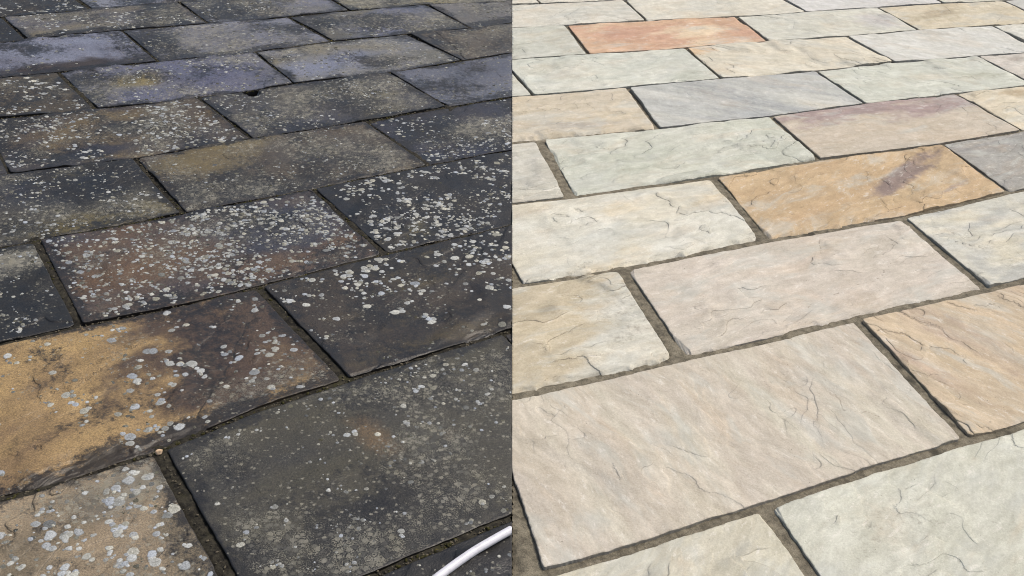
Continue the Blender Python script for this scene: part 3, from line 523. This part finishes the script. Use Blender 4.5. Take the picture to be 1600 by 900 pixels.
    tb = np.clip(0.5 + (spec['b'][0] - 0.5) + 0.95 * nz(spec['b'], 101), 0, 1) if spec['b'][0] > -0.5 else np.zeros_like(z)
    tc_ = np.clip(spec['c'][0] + 0.95 * nz(spec['c'], 102), 0, 1) if spec['c'][0] > -0.5 else np.zeros_like(z)
    gr_ = np.clip(spec['g'] + (0.11 if old else 0.0) + (0.78 * fbm(lu * 3.2 + ov, lv * 3.2 + ou, seed + 103, 4) if old else 0.5 * fbm(lu * 5, lv * 5, seed + 103, 3)), 0, 1)
    edge_ = np.minimum(np.minimum(v - vn, vf - v), np.minimum(u - ul, ur - u))
    alg = 1 - sstep(0.0, 0.05, edge_ + 0.05 * fbm(lu * 7 + ov, lv * 7, seed + 105, 4))
    kr = np.clip(spec['k'] + 0.48 * fbm(lu * 3.4 + ou, lv * 3.4 + ov, seed + 104, 5, 0.6), 0, 1)
    if old: gr_ = np.maximum(np.maximum(gr_, dirt_shade), 0.62 * alg); kr = kr * (1 - 0.5 * dirt_shade) * (1 - 0.45 * alg)
    else: gr_ = np.maximum(gr_, 1.0 * dirt_shade)  # cleaned chips: some stuck dirt, darkened further to paint shade on their slopes
    T = dict(b=tb, c=tc_, g=gr_, k=kr)
    for kind, cx, cy, rx, ry, ang, amt in spec['f']:
        x_, y_ = rotc((s - cx) * W, (t - cy) * D, ang, 1.0)
        fu, fv = rotc(lu, lv, rang, 1.5 if old else 4.0)
        dd = np.hypot(x_ / rx, y_ / ry) + (0.55 if old else 0.75) * fbm(fu * (9 if old else 15) + ou, fv * (9 if old else 15) + cx, seed + 111, 5, 0.65)
        mm = 1 - sstep(0.15, 1.45, dd)
        T[kind] = np.clip(T[kind] * (1 - mm) + (amt if amt >= 0 else 0.0) * mm, 0, 1)
    # ---- mesh: top sheet plus a skirt down the four sides
    ox, oy = to_world(u, v, yaw)
    X = ox - wx; Y = oy - wy
    V = np.stack([X, Y, z], -1).reshape(-1, 3); F = tri_grid(nu, nv)
    i = np.arange(nu * nv).reshape(nv, nu)
    loop = np.concatenate([i[0, :], i[1:, -1], i[-1, -2::-1], i[-2:0:-1, 0]])
    sk = V[loop].copy(); cen = np.array([0, 0]); sk[:, 2] = -0.034; sk[:, :2] *= 0.992
    md = V[loop].copy(); md[:, 2] -= 0.006 + 0.003 * np.sin(np.arange(len(loop)) * 0.7); md[:, :2] *= 1.0005
    base = len(V); L_ = len(loop); nx = np.roll(np.arange(L_), -1); ia = np.arange(L_)
    F2 = np.stack([base + ia, base + L_ + ia, base + L_ + nx, base + nx], -1)
    F3 = np.stack([base + L_ + ia, base + 2 * L_ + ia, base + 2 * L_ + nx, base + L_ + nx], -1)
    V = np.concatenate([V, V[loop], md, sk]); F = np.concatenate([F, F2, F3])
    def at(a, add=0.0): a = a.reshape(-1); e = np.clip(a[loop] + add, 0, 1); return np.concatenate([a, e, e, e])
    def at2(a): a = a.reshape(-1); return np.concatenate([a, a[loop], a[loop], a[loop]])
    me = from_np('paving_slab', V, F, M_WEATH if old else M_CLEAN, True, dict(tone_b=at(T['b']), tone_c=at(T['c']), grime_shade=at(T['g'], 0.5 if old else 0.25), crust=at(T['k'], -0.2), ledge=at(ledge), **{k_: at2(a_) for k_, a_ in RA.items()}))
    # ---- cut along the line where the cleaning stopped
    sdv = side(ox, oy); sg = 1 if old else -1
    if (sdv * sg).max() > -0.0015:
        bm = bmesh.new(); bm.from_mesh(me)
        p = Vector((B0[0] - wx - BN[0] * 0.0003 * sg, B0[1] - wy - BN[1] * 0.0003 * sg, 0))
        r = bmesh.ops.bisect_plane(bm, geom=bm.verts[:] + bm.edges[:] + bm.faces[:], dist=1e-6, plane_co=p, plane_no=Vector((BN[0] * sg, BN[1] * sg, 0)), clear_outer=True)
        ce = [e for e in r['geom_cut'] if isinstance(e, bmesh.types.BMEdge) and min(e.verts[0].co.z, e.verts[1].co.z) > -0.03]
        if ce:
            ex = bmesh.ops.extrude_edge_only(bm, edges=ce)
            for g_ in ex['geom']:
                if isinstance(g_, bmesh.types.BMVert): g_.co.z = -0.034
            for g_ in ex['geom']:
                if isinstance(g_, bmesh.types.BMFace): g_.smooth = False
        bm.to_mesh(me); bm.free()
        if len(me.polygons) == 0: bpy.data.meshes.remove(me); return None
    o = link('paving_slab', me, parent, (wx, wy, 0.0))
    ci_ = key[0]
    for nme, cc in (('col_a', spec['A']), ('col_b', spec['B']), ('col_c', spec['C'])):
        lc = lin(cc)
        if old: lc = [0.98 * x ** 1.26 * w_ for x, w_ in zip(lc, (1, 1, 1) if ci_ < 5 else (1.0, 0.97, 0.90))]
        else: gm__ = 0.3 * lc[0] + 0.59 * lc[1] + 0.11 * lc[2]; lc = [(0.70 * x + 0.30 * gm__) * w_ * ALB for x, w_ in zip(lc, (0.985, 1.0, 0.962))]
        o[nme] = lc
    if spec['label'] and inview: o['label'] = spec['label']
    if old and spec['li'] and inview: add_lichen(o, spec, seed, gs, gt, u, v, z, W, D, wx, wy, yaw, (ou, ov))
    return o

def add_lichen(o, spec, seed, gs, gt, u, v, z, W, D, wx, wy, yaw, off):
    rs = np.random.default_rng(seed)
    den, size, shade, patch, blobs = spec['li']
    def spots(n, r0, bud, pk, bl):
        ss = rs.random(n); tt = rs.random(n)
        pr = 0.5 + (fbm(ss * W * 4 + off[0], tt * D * 4 + off[1], seed + 5, 3) - 0.02) * pk * 2.2
        for cx, cy, rx, ry, a in bl: pr = pr + a * np.exp(-((ss - cx) * W / rx) ** 2 - ((tt - cy) * D / ry) ** 2)
        keep = rs.random(n) < np.clip(pr, 0.03, 1) * 0.9; ss, tt = ss[keep], tt[keep]; cs, ct = [ss], [tt]
        for _ in range(2):                                   # some spots bud neighbours
            m = rs.random(len(ss)) < bud; a = rs.random(m.sum()) * 6.283; d = r0 * (0.35 + 0.8 * rs.random(m.sum()))
            cs.append(ss[m] + np.cos(a) * d / W); ct.append(tt[m] + np.sin(a) * d / D)
        return np.concatenate(cs), np.concatenate(ct)
    r0 = size * 0.00075
    s_a, t_a = spots(int(den * W * D * 5.0), r0, 0.26, patch, blobs)
    rad_a = np.clip(r0 * 0.33 * np.exp(rs.normal(0.0, 0.45, len(s_a))), 0.0012, r0 * 0.8); sh_a = np.clip(shade + rs.normal(0, 0.22, len(s_a)), 0.08, 1.0)
    rq = max(0.007, 0.0019 * math.hypot(math.hypot(wx, wy), CAM_H))
    s_b, t_b = spots(int((300 + 1500 * max(spec['k'], 0)) * W * D * (0.007 / rq)), rq, 0.3, 1.0, ())
    rad_b = np.clip(rq * 0.42 * np.exp(rs.normal(0, 0.4, len(s_b))), 0.001, rq); sh_b = np.clip((0.30 if wy < 2.3 else 0.2) + rs.normal(0, 0.16, len(s_b)), 0.0, 0.75)
    ss = np.concatenate([s_b, s_a]); tt = np.concatenate([t_b, t_a]); rad = np.concatenate([rad_b, rad_a]); shd = np.concatenate([sh_b, sh_a])
    big = np.concatenate([np.zeros(len(s_b)), np.ones(len(s_a))])
    ok = (ss > 0.012) & (ss < 0.988) & (tt > 0.02) & (tt < 0.98); ss, tt, rad, shd, big = ss[ok], tt[ok], rad[ok], shd[ok], big[ok]; n = len(ss)
    if n == 0: return
    wrm = np.clip(rs.normal(0.5, 0.28, n), 0, 1)
    K = 14; ang = np.linspace(0, 2 * math.pi, K, endpoint=False)
    ph = rs.random((n, 4)) * 6.283; am = rs.normal(0, 1, (n, 4)) * np.array((0.10, 0.055, 0.04, 0.03))
    wob = 1 + sum(am[:, i:i + 1] * np.sin(ang[None] * (i + 2) + ph[:, i:i + 1]) for i in range(4)) + 0.02 * rs.normal(0, 1, (n, K)); wob = np.clip(wob, 0.6, 1.4)
    def pos(rf):
        return ss[:, None] + np.cos(ang) * rad[:, None] * wob * rf / W, tt[:, None] + np.sin(ang) * rad[:, None] * wob * rf / D
    s1, t1 = pos(1.0); s2, t2 = pos(0.78)
    PS = np.concatenate([s1, s2, ss[:, None]], 1); PT = np.concatenate([t1, t2, tt[:, None]], 1)
    PS = np.clip(PS, 0.002, 0.998); PT = np.clip(PT, 0.004, 0.996)
    def bil(arr):
        a = np.clip(np.searchsorted(gs, PS) - 1, 0, len(gs) - 2); b = np.clip(np.searchsorted(gt, PT) - 1, 0, len(gt) - 2)
        fa = (PS - gs[a]) / (gs[a + 1] - gs[a]); fb = (PT - gt[b]) / (gt[b + 1] - gt[b])
        return (arr[b, a] * (1 - fa) + arr[b, a + 1] * fa) * (1 - fb) + (arr[b + 1, a] * (1 - fa) + arr[b + 1, a + 1] * fa) * fb
    PU, PV, PZ = bil(u), bil(v), bil(z)
    thick = (0.0002 + 0.0003 * rs.random(n) + big * (0.0003 + 0.0005 * rs.random(n)))[:, None]
    PZ[:, :K] += 0.0; PZ[:, K:2 * K] += thick; PZ[:, 2 * K:] += thick * 0.75
    X, Y = to_world(PU, PV, yaw)
    sd_ = side(X, Y); inside = sd_[:, -1] < -0.002
    push = np.maximum(sd_ + 0.002, 0); X = X - BN[0] * push; Y = Y - BN[1] * push
    X, Y, PZ, shd, wrm, big = X[inside] - wx, Y[inside] - wy, PZ[inside], shd[inside], wrm[inside], big[inside]; n = len(X)
    if n == 0: return
    V = np.stack([X, Y, PZ], -1).reshape(-1, 3); st = 2 * K + 1
    k = np.arange(K); kn = (k + 1) % K
    tri = np.concatenate([np.stack([k, kn, K + kn], -1), np.stack([k, K + kn, K + k], -1), np.stack([K + k, K + kn, np.full(K, 2 * K)], -1)])
    F = (tri[None] + (np.arange(n) * st)[:, None, None]).reshape(-1, 3)
    sh = np.repeat(shd[:, None], st, 1); rim = (rs.random(n)[:, None] < 0.45)
    sh[:, :K] = np.where(rim, sh[:, :K] * 0.8, sh[:, :K] * 0.45); sh[:, K:2 * K] = np.where(rim, sh[:, K:2 * K] * 0.8, sh[:, K:2 * K]); sh[:, 2 * K:] = np.where(rim, sh[:, 2 * K:] * 0.62, sh[:, 2 * K:])
    me = from_np('lichen', V, F, M_LICH, True, dict(shade=sh, warm=np.repeat(wrm[:, None], st, 1)))
    l = link('lichen', me, o); l['kind'] = 'stuff'

# ------------------------------------------------------------------ pavement: bedding and joints, then every slab on it
def build_half(half):
    lay = LAY[half]; yaw = lay['yaw']; old = half == 'L'; sg = 1 if old else -1
    SPEC = SPECS[half]
    lines = [Line(l, hw=lay['lw'].get(i)) for i, l in enumerate(lay['lines'])]
    first = lines[0]
    tops = [Line(lay['lines'][1], wob=0.36 + 0.40 * i) for i in (5, 4, 3, 2, 1)]
    bot = [Line(lay['lines'][-1], slope=lines[-1].k, wob=-0.46 * (i + 1)) for i in range(1)]
    alll = tops + lines + bot          # line index j -> course number j-1 is the course below line j
    coff = len(tops)
    # u extents of the half
    cs = [((-1.48 if old else 1.66), (2.97 if old else 3.77)), ((-0.575 if old else 0.678), (0.905 if old else 1.03))]
    courses = []
    for j in range(len(alll) - 1):
        far, near = alll[j], alll[j + 1]; ci = j - coff + 1
        vmid = 0.5 * (np.mean(far.v + far.wob) + np.mean(near.v + near.wob))
        # boundary u at this v and outer frame u at this v (solve along v = const)
        us = np.linspace(-3, 8, 2201); bx, by = to_world(us, vmid, yaw)
        ub = us[np.argmin(np.abs(side(bx, by)))]
        a, b = np.array(cs[0]) * CAM_H, np.array(cs[1]) * CAM_H; dn = b - a
        uf = us[np.argmin(np.abs((bx - a[0]) * dn[1] - (by - a[1]) * dn[0]))]
        ulo, uhi = (uf + lay['ext'][0], ub) if old else (ub, uf + lay['ext'][1])
        js = [Joint(*p, hw=lay['jw'].get((ci, i))) for i, p in enumerate(lay['joints'].get(ci, []))]
        if not js: js = [Joint((ulo + 0.55 + 0.3 * (ci % 2), vmid), (ulo + 0.55 + 0.3 * (ci % 2), vmid - 0.3))]
        base = 0; rr = random.Random(ci * 7 + 3 + (0 if old else 50))
        while float(js[0](vmid)) > ulo:
            x = float(js[0](vmid)) - rr.uniform(0.78, 0.92); js.insert(0, Joint((x, vmid), (x, vmid - 0.3))); base -= 1
        while float(js[-1](vmid)) < uhi + 0.22:
            x = float(js[-1](vmid)) + rr.uniform(0.82, 0.95); js.append(Joint((x, vmid), (x, vmid - 0.3)))
        courses.append((ci, near, far, js, base, ulo, uhi))
    # bedding / joint fill
    us0 = min(c[5] for c in courses) - 0.3; us1 = max(c[6] for c in courses) + 0.6
    v0 = min(float(courses[-1][1](x)) for x in np.linspace(us0, us1, 9)); v1 = max(float(courses[0][2](x)) for x in np.linspace(us0, us1, 9))
    st = 0.0065
    gu = np.arange(us0, us1, st); gv = np.arange(v0, v1, st); U, Vv = np.meshgrid(gu, gv)
    dmin = np.full(U.shape, 9.0); hole = (-1.078, 4.018)
    for l in alll: dmin = np.minimum(dmin, np.abs(Vv - l(gu)[None, :]))
    for ci, near, far, js, base, ulo, uhi in courses:
        inside = (Vv >= near(gu)[None, :] - 0.03) & (Vv <= far(gu)[None, :] + 0.03)
        for j in js: dmin = np.where(inside, np.minimum(dmin, np.abs(U - j(Vv))), dmin)
    wx, wy = to_world(U, Vv, yaw); sdv = side(wx, wy) * sg
    # skip what no one could see: deep under slabs, far outside, beyond the cut
    rx, ry = wx, wy
    if old: Z = -0.0058 + 0.0060 * fbm(U * 1.7, Vv * 1.7, 73, 2) + 0.004 * fbm(U * 9, Vv * 9, 71, 4) + 0.0035 * fbm(U * 45, Vv * 45, 72, 2)
    else: Z = -0.0072 - 0.005 * sstep(3.0, 4.0, Vv) + 0.0022 * fbm(U * 5, Vv * 5, 81, 3) + 0.0012 * fbm(U * 40, Vv * 40, 82, 2)
    if old: Z = Z - 0.035 * (np.hypot(wx - hole[0], wy - hole[1]) < 0.05)
    if old: Z = np.minimum(Z, -0.0042)
    Z = Z - 0.45 * np.maximum(dmin - (0.012 if old else 0.018), 0)
    keep = (dmin < 0.050) & (sdv < 0.004)
    f = tri_grid(len(gu), len(gv)); kf = keep.reshape(-1)[f].all(1); f = f[kf]
    used = np.unique(f); mp = np.full(U.size, -1); mp[used] = np.arange(len(used))
    P = np.stack([wx, wy, Z], -1).reshape(-1, 3)[used]
    over = np.maximum(side(P[:, 0], P[:, 1]) * sg + 0.001, 0); P[:, 0] -= BN[0] * sg * over; P[:, 1] -= BN[1] * sg * over
    me = from_np('pavement_bed', P, mp[f], M_JOINT_OLD if old else M_JOINT_NEW)
    pav = link('uncleaned_pavement' if old else 'cleaned_pavement', me)
    pav['kind'] = 'structure'; pav['category'] = 'pavement'
    pav['label'] = 'dark lichen-spotted sandstone paving with gritty black joints, left of the cleaning line' if old else 'pale cleaned sandstone paving with fresh grey mortar joints, right of the cleaning line'
    sid = 0
    for ci, near, far, js, base, ulo, uhi in courses:
        for i in range(len(js) - 1):
            key = (ci, base + i + 1)
            uL, uR = float(js[i](near.v.mean())), float(js[i + 1](near.v.mean()))
            if uR < ulo or uL > uhi + 0.25: continue
            seed = 1000 * (0 if old else 1) + (ci + 4) * 37 + (i + base + 8) * 5
            sp_ = SPEC.get(key) or SPEC['any'][seed % len(SPEC['any'])]
            build_slab(half, lay, near, far, js[i], js[i + 1], sp_, seed, pav, key)
    return pav, courses, alll

old_pav, old_courses, old_lines = build_half('L')
new_pav, new_courses, new_lines = build_half('R')

# ------------------------------------------------------------------ moss and grit in the old joints
def joint_points(rs, n, courses, lines, yaw, spread):
    out = []
    while len(out) < n:
        c = rs.choice(courses); ci, near, far, js, base, ulo, uhi = c
        if rs.random() < 0.72:
            u = rs.uniform(ulo, uhi); v = float(near(u)) + rs.gauss(0, spread)
        else:
            j = rs.choice(js); v = rs.uniform(float(near(float(j.a[0]))), float(far(float(j.a[0])))); u = float(j(v)) + rs.gauss(0, spread)
        x, y = to_world(u, v, yaw)
        if side(x, y) > -0.012: continue
        out.append((x, y, u, v))
    return out
def lumps(name, mat, n, seed, r0, r1, z0, parent, spread, gate, flat=0.6):
    rs = random.Random(seed); bm0 = bmesh.new(); bmesh.ops.create_icosphere(bm0, subdivisions=1, radius=1.0)
    bv = np.array([v.co[:] for v in bm0.verts]); bf = np.array([[v.index for v in f.verts] for f in bm0.faces]); bm0.free()
    V, F = [], []; nr = np.random.default_rng(seed)
    for x, y, u, v in joint_points(rs, n, old_courses, old_lines, LAY['L']['yaw'], spread):
        if float(fbm(np.array(u * 2.3), np.array(v * 2.3), seed, 2)) < gate: continue
        r = rs.uniform(r0, r1); q = bv * (1 + 0.22 * nr.normal(0, 1, (len(bv), 1)))
        a = rs.random() * 6.283; ca, sa = math.cos(a), math.sin(a); q = q * np.array((1.3, 0.8, flat))
        q = np.stack([q[:, 0] * ca - q[:, 1] * sa, q[:, 0] * sa + q[:, 1] * ca, q[:, 2]], -1) * r + np.array((x, y, z0 + rs.uniform(-0.002, 0.002)))
        F.append(bf + len(V) * len(bv)); V.append(q)
    me = from_np(name, np.concatenate(V), np.concatenate(F), mat)
    o = link(name, me, parent); o['kind'] = 'stuff'; return o
lumps('moss', M_MOSS, 3000, 5, 0.002, 0.0062, -0.006, old_pav, 0.0035, -0.10, 0.7)
lumps('grit', M_GRIT, 5200, 6, 0.0014, 0.0036, -0.005, old_pav, 0.0040, -0.5, 0.7)

# ------------------------------------------------------------------ white hose
def hose():
    ctrl = [(-0.62, 0.62), (-0.50, 0.95), (-0.33, 1.25), (-0.190, 1.449), (-0.105, 1.562), (-0.046, 1.632), (-0.006, 1.672), (0.036, 1.711)]
    pts = []; n = len(ctrl)
    for i in range(n - 1):
        p0, p1, p2, p3 = [np.array(ctrl[min(max(j, 0), n - 1)]) for j in (i - 1, i, i + 1, i + 2)]
        for k in range(14):
            t = k / 14; pts.append(0.5 * (2 * p1 + (p2 - p0) * t + (2 * p0 - 5 * p1 + 4 * p2 - p3) * t * t + (3 * p1 - p0 - 3 * p2 + p3) * t ** 3))
    pts.append(np.array(ctrl[-1])); pts = np.array(pts)
    R = 0.0090; K = 28; V = []; F = []
    tg = np.gradient(pts, axis=0); tg /= np.linalg.norm(tg, axis=1)[:, None]
    ang = np.linspace(0, 2 * math.pi, K, endpoint=False)
    rings = [(pts[i], tg[i], 1.0) for i in range(len(pts))] + [(pts[-1] + tg[-1] * 0.0012, tg[-1], 0.93), (pts[-1] + tg[-1] * 0.0012, tg[-1], 0.80), (pts[-1] - tg[-1] * 0.03, tg[-1], 0.78), (pts[-1] - tg[-1] * 0.03, tg[-1], 0.02)]
    for p, d, f in rings:
        nrm = np.array((-d[1], d[0]))
        rr = R * f * (1 + (0.022 * (np.arange(K) % 4 == 0) if f == 1.0 else 0))
        ex, ey = p[0] + nrm[0] * np.cos(ang) * rr, p[1] + nrm[1] * np.cos(ang) * rr
        ov_ = np.maximum(side(ex, ey) + 0.0015, 0) / max(d @ BN, 0.2); ex = ex - d[0] * ov_; ey = ey - d[1] * ov_
        V.append(np.stack([ex, ey, 0.0122 + np.sin(ang) * rr], -1))
    V = np.concatenate(V); k = np.arange(K); kn = (k + 1) % K
    for i in range(len(rings) - 1): F.append(np.stack([i * K + k, i * K + kn, (i + 1) * K + kn, (i + 1) * K + k], -1))
    m = NT('white_hose_pvc'); f = m.noise(60, 4, 0.65)
    x = m.mix(m.rng(f, 0.45, 0.75), c4((222, 223, 230), 0.85), c4((196, 196, 202), 0.85)); m.put(m.b.inputs['Base Color'], x)
    m.b.inputs['Roughness'].default_value = 0.38
    o = link('hose', from_np('hose', V, np.concatenate(F), m.m))
    o['label'] = 'white ribbed hose lying across the dark slab at the bottom centre'; o['category'] = 'hose'
hose()

# ------------------------------------------------------------------ loose pebble at a joint crossing
def pebble():
    bm = bmesh.new(); bmesh.ops.create_icosphere(bm, subdivisions=3, radius=1.0)
    for v in bm.verts:
        p = v.co; n = float(fbm(np.array(p.x * 1.3 + 4), np.array(p.y * 1.3 + p.z * 0.9), 9, 3))
        v.co = Vector((p.x * 0.0085, p.y * 0.0060, p.z * 0.0075)) * (1 + 0.35 * n)
    me = bpy.data.meshes.new('pebble'); bm.to_mesh(me); bm.free()
    me.polygons.foreach_set('use_smooth', np.ones(len(me.polygons), bool))
    me.materials.append(simple_mat('tan_pebble', c4((212, 178, 140), ALB), c4((236, 210, 176), ALB), 120, 0.8))
    o = link('pebble', me, None, (-0.763, 1.886, 0.0005)); o.rotation_euler = (0.2, 0.3, 0.6)
    o['label'] = 'small tan pebble in the joint crossing beside the tan lichen-covered slab'; o['category'] = 'pebble'
pebble()
